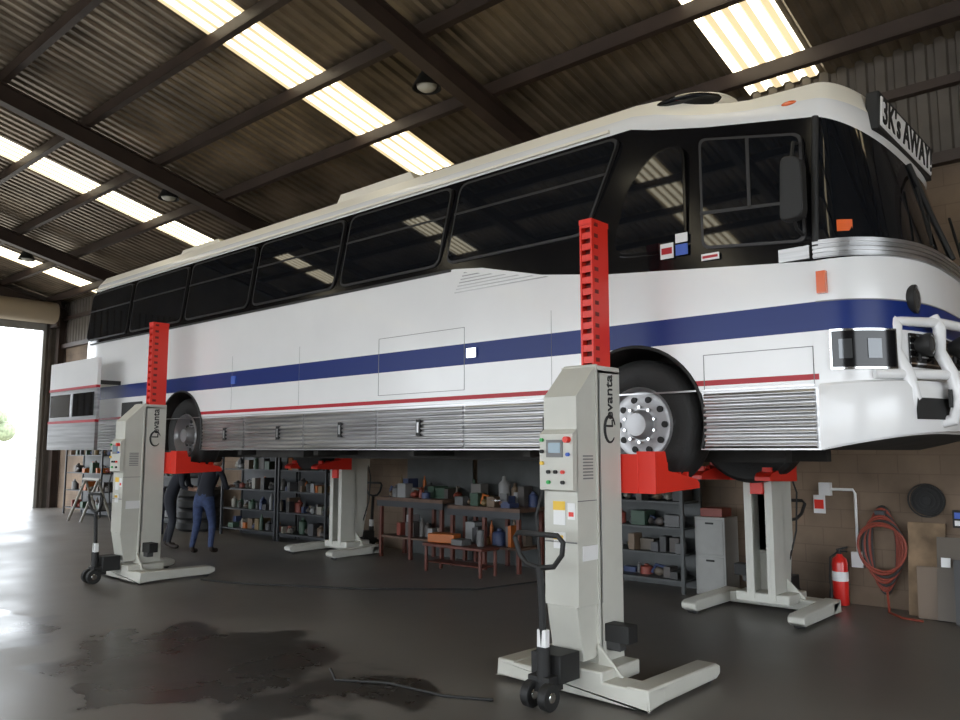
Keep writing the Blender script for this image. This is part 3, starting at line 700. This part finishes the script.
for x in (-19.9, -19.2):
    for s in (-1, 1): m.tube([(x, 8.1, .95), (x, 8.1+s*.35, 0)], .03, COLS[2], 6)
m.cyl((-20.0, 8.1, .96), (-19.1, 8.1, .96), .035, COLS[2]); m.build('trestle_stand')
m = M()
for i in range(4): m.lathe((-15.6, 8.7, .12+.22*i), 'Z', [(.22, -.10), (.40, -.11), (.46, -.06), (.46, .06), (.40, .11), (.22, .10), (.22, -.10)], RUBBER, 28)
m.build('tire_stack')
m = M(); m.lathe((-15.6, 7.6, 0), 'Z', [(0, 0), (.28, 0), (.28, .28), (.29, .29), (.28, .30), (.28, .58), (.29, .59), (.28, .6), (.28, .88), (.29, .9), (.27, .9), (.27, .88), (0, .88)], COLS[1], 28); m.build('oil_drum')

# ------------------------------------------------------------------ mechanics
def mechanic(loc, rot, trousers, hy=.50, hz=1.05):
    root = empty('mechanic', loc, rot)
    J = [((0, 0, .90), .135), ((0, .05, 1.06), .125), ((0, .15, 1.22), .14), ((0, .25, 1.35), .07), ((0, .30, 1.41), .052)]
    Ed = [(0, 1), (1, 2), (2, 3), (3, 4)]
    hands = []
    for s in (-1, 1):
        o = len(J)
        J += [((s*.10, -.01, .82), .095), ((s*.12, .05+.03*s, .47), .065), ((s*.13, -.04+.06*s, .10), .043), ((s*.135, .02+.06*s, .055), .045), ((s*.15, .14+.06*s, .045), .036)]
        Ed += [(0, o), (o, o+1), (o+1, o+2), (o+2, o+3), (o+3, o+4)]
        o = len(J)
        J += [((s*.17, .20, 1.30), .062), ((s*.25, .24, 1.03), .044), ((s*.17, hy-.04, hz), .030), ((s*.16, hy+.04, hz+.01), .034)]
        Ed += [(2, o), (o, o+1), (o+1, o+2), (o+2, o+3)]; hands.append((Vector(J[-1][0]), s))
    me = bpy.data.meshes.new('figure'); me.from_pydata([j[0] for j in J], Ed, [])
    o = bpy.data.objects.new('figure', me); bpy.context.scene.collection.objects.link(o)
    sk = o.modifiers.new('skin', 'SKIN')
    for v, j in zip(me.skin_vertices[0].data, J): v.radius = (j[1], j[1]*.85 if j[1] > .1 else j[1])
    me.skin_vertices[0].data[0].use_root = True
    ss = o.modifiers.new('sub', 'SUBSURF'); ss.levels = 2; ss.render_levels = 2
    dg = bpy.context.evaluated_depsgraph_get(); nm = bpy.data.meshes.new_from_object(o.evaluated_get(dg)); o.modifiers.clear(); o.data = nm
    for q in (trousers, NAVY, SKIN, BOOT): nm.materials.append(q)
    for p in nm.polygons:
        c = p.center; p.use_smooth = True
        if c.z < .12: k = 3
        elif c.z < .93 and c.y < .25: k = 0
        elif (c.y > .33 and c.z < 1.2) or (c.z > 1.395): k = 2
        else: k = 1
        p.material_index = k
    o.parent = root
    h = M(); hc = Vector((0, .36, 1.48))
    h.ball(hc, (.076, .098, .115), SKIN, 16); h.ball(hc+Vector((0, -.015, .028)), (.083, .10, .098), HAIR, 16)
    h.ball(hc+Vector((0, .045, -.055)), (.052, .055, .055), SKIN, 12)
    h.tube([hc+Vector((0, .09, .015)), hc+Vector((0, .112, -.02)), hc+Vector((0, .10, -.03))], [.008, .014, .010], SKIN, 8)
    for s in (-1, 1):
        h.ball(hc+Vector((s*.030, .086, .005)), (.012, .01, .008), STICKW, 8); h.ball(hc+Vector((s*.030, .094, .005)), .005, BLACK, 6); h.ball(hc+Vector((s*.078, 0, -.01)), (.01, .02, .03), SKIN, 8)
    h.ball(hc+Vector((0, .093, -.062)), (.022, .01, .006), RED, 8)
    for p, s in hands:
        h.ball(p, (.036, .045, .018), SKIN, 10)
        for i in range(4):
            a = p+Vector((-.027+.018*i, .035, 0)); L_ = (.030, .036, .034, .026)[i]
            h.tube([a, a+Vector((0, L_, .006)), a+Vector((0, L_*1.6, -.012)), a+Vector((0, L_*1.8, -.03))], [.009, .0085, .008, .006], SKIN, 7)
        h.tube([p+Vector((-s*.03, -.01, 0)), p+Vector((-s*.052, .018, -.005)), p+Vector((-s*.05, .045, -.015))], [.011, .010, .007], SKIN, 7)
    h.build('head_and_hands', root)
mechanic((-12.0, 6.75, 0), .5, JEANS); mechanic((-13.1, 6.75, 0), -.7, NAVY, .46, .98)

# ------------------------------------------------------------------ outside the roller door
for (x, y, s) in ((-80, 20.5, 1.2), (-92, 27.5, 1.5), (-84, 17, 1.1)):
    m = M(); m.tube([(x, y, 0), (x+.2, y, 1.6*s), (x, y+.1, 3.0*s)], [.22*s, .16*s, .1*s], BARK, 8)
    for i in range(14):
        a = random.uniform(0, 2*pi); r = random.uniform(.2, 1.1)*s
        m.ball((x+r*math.cos(a), y+r*math.sin(a), random.uniform(2.2, 3.6)*s), random.uniform(.5, .9)*s, LEAF, 7)
    m.build('tree')
m = M()
for i in range(22): m.box(-48.05, -47.95, 4+i*1.2-.05, 4+i*1.2+.05, 0, 1.3, FENCE)
for z in (.4, .8, 1.2): m.box(-48.02, -47.98, 4, 29.2, z-.04, z+.04, FENCE)
m.build('paddock_fence')

# ------------------------------------------------------------------ world, camera
w = bpy.data.worlds.new('World'); bpy.context.scene.world = w; w.use_nodes = True
bg = w.node_tree.nodes['Background']; bg.inputs['Color'].default_value = (.88, .94, 1., 1); bg.inputs['Strength'].default_value = 5.8
cam = bpy.data.cameras.new('camera'); co = bpy.data.objects.new('camera', cam); bpy.context.scene.collection.objects.link(co)
cam.sensor_width = 36; cam.lens = 30; cam.clip_end = 500
co.location = (0, 0, 1.65); co.rotation_euler = (math.radians(96.42), 0, math.radians(41.84))
bpy.context.scene.camera = co
bpy.context.scene.view_settings.view_transform = 'Standard'
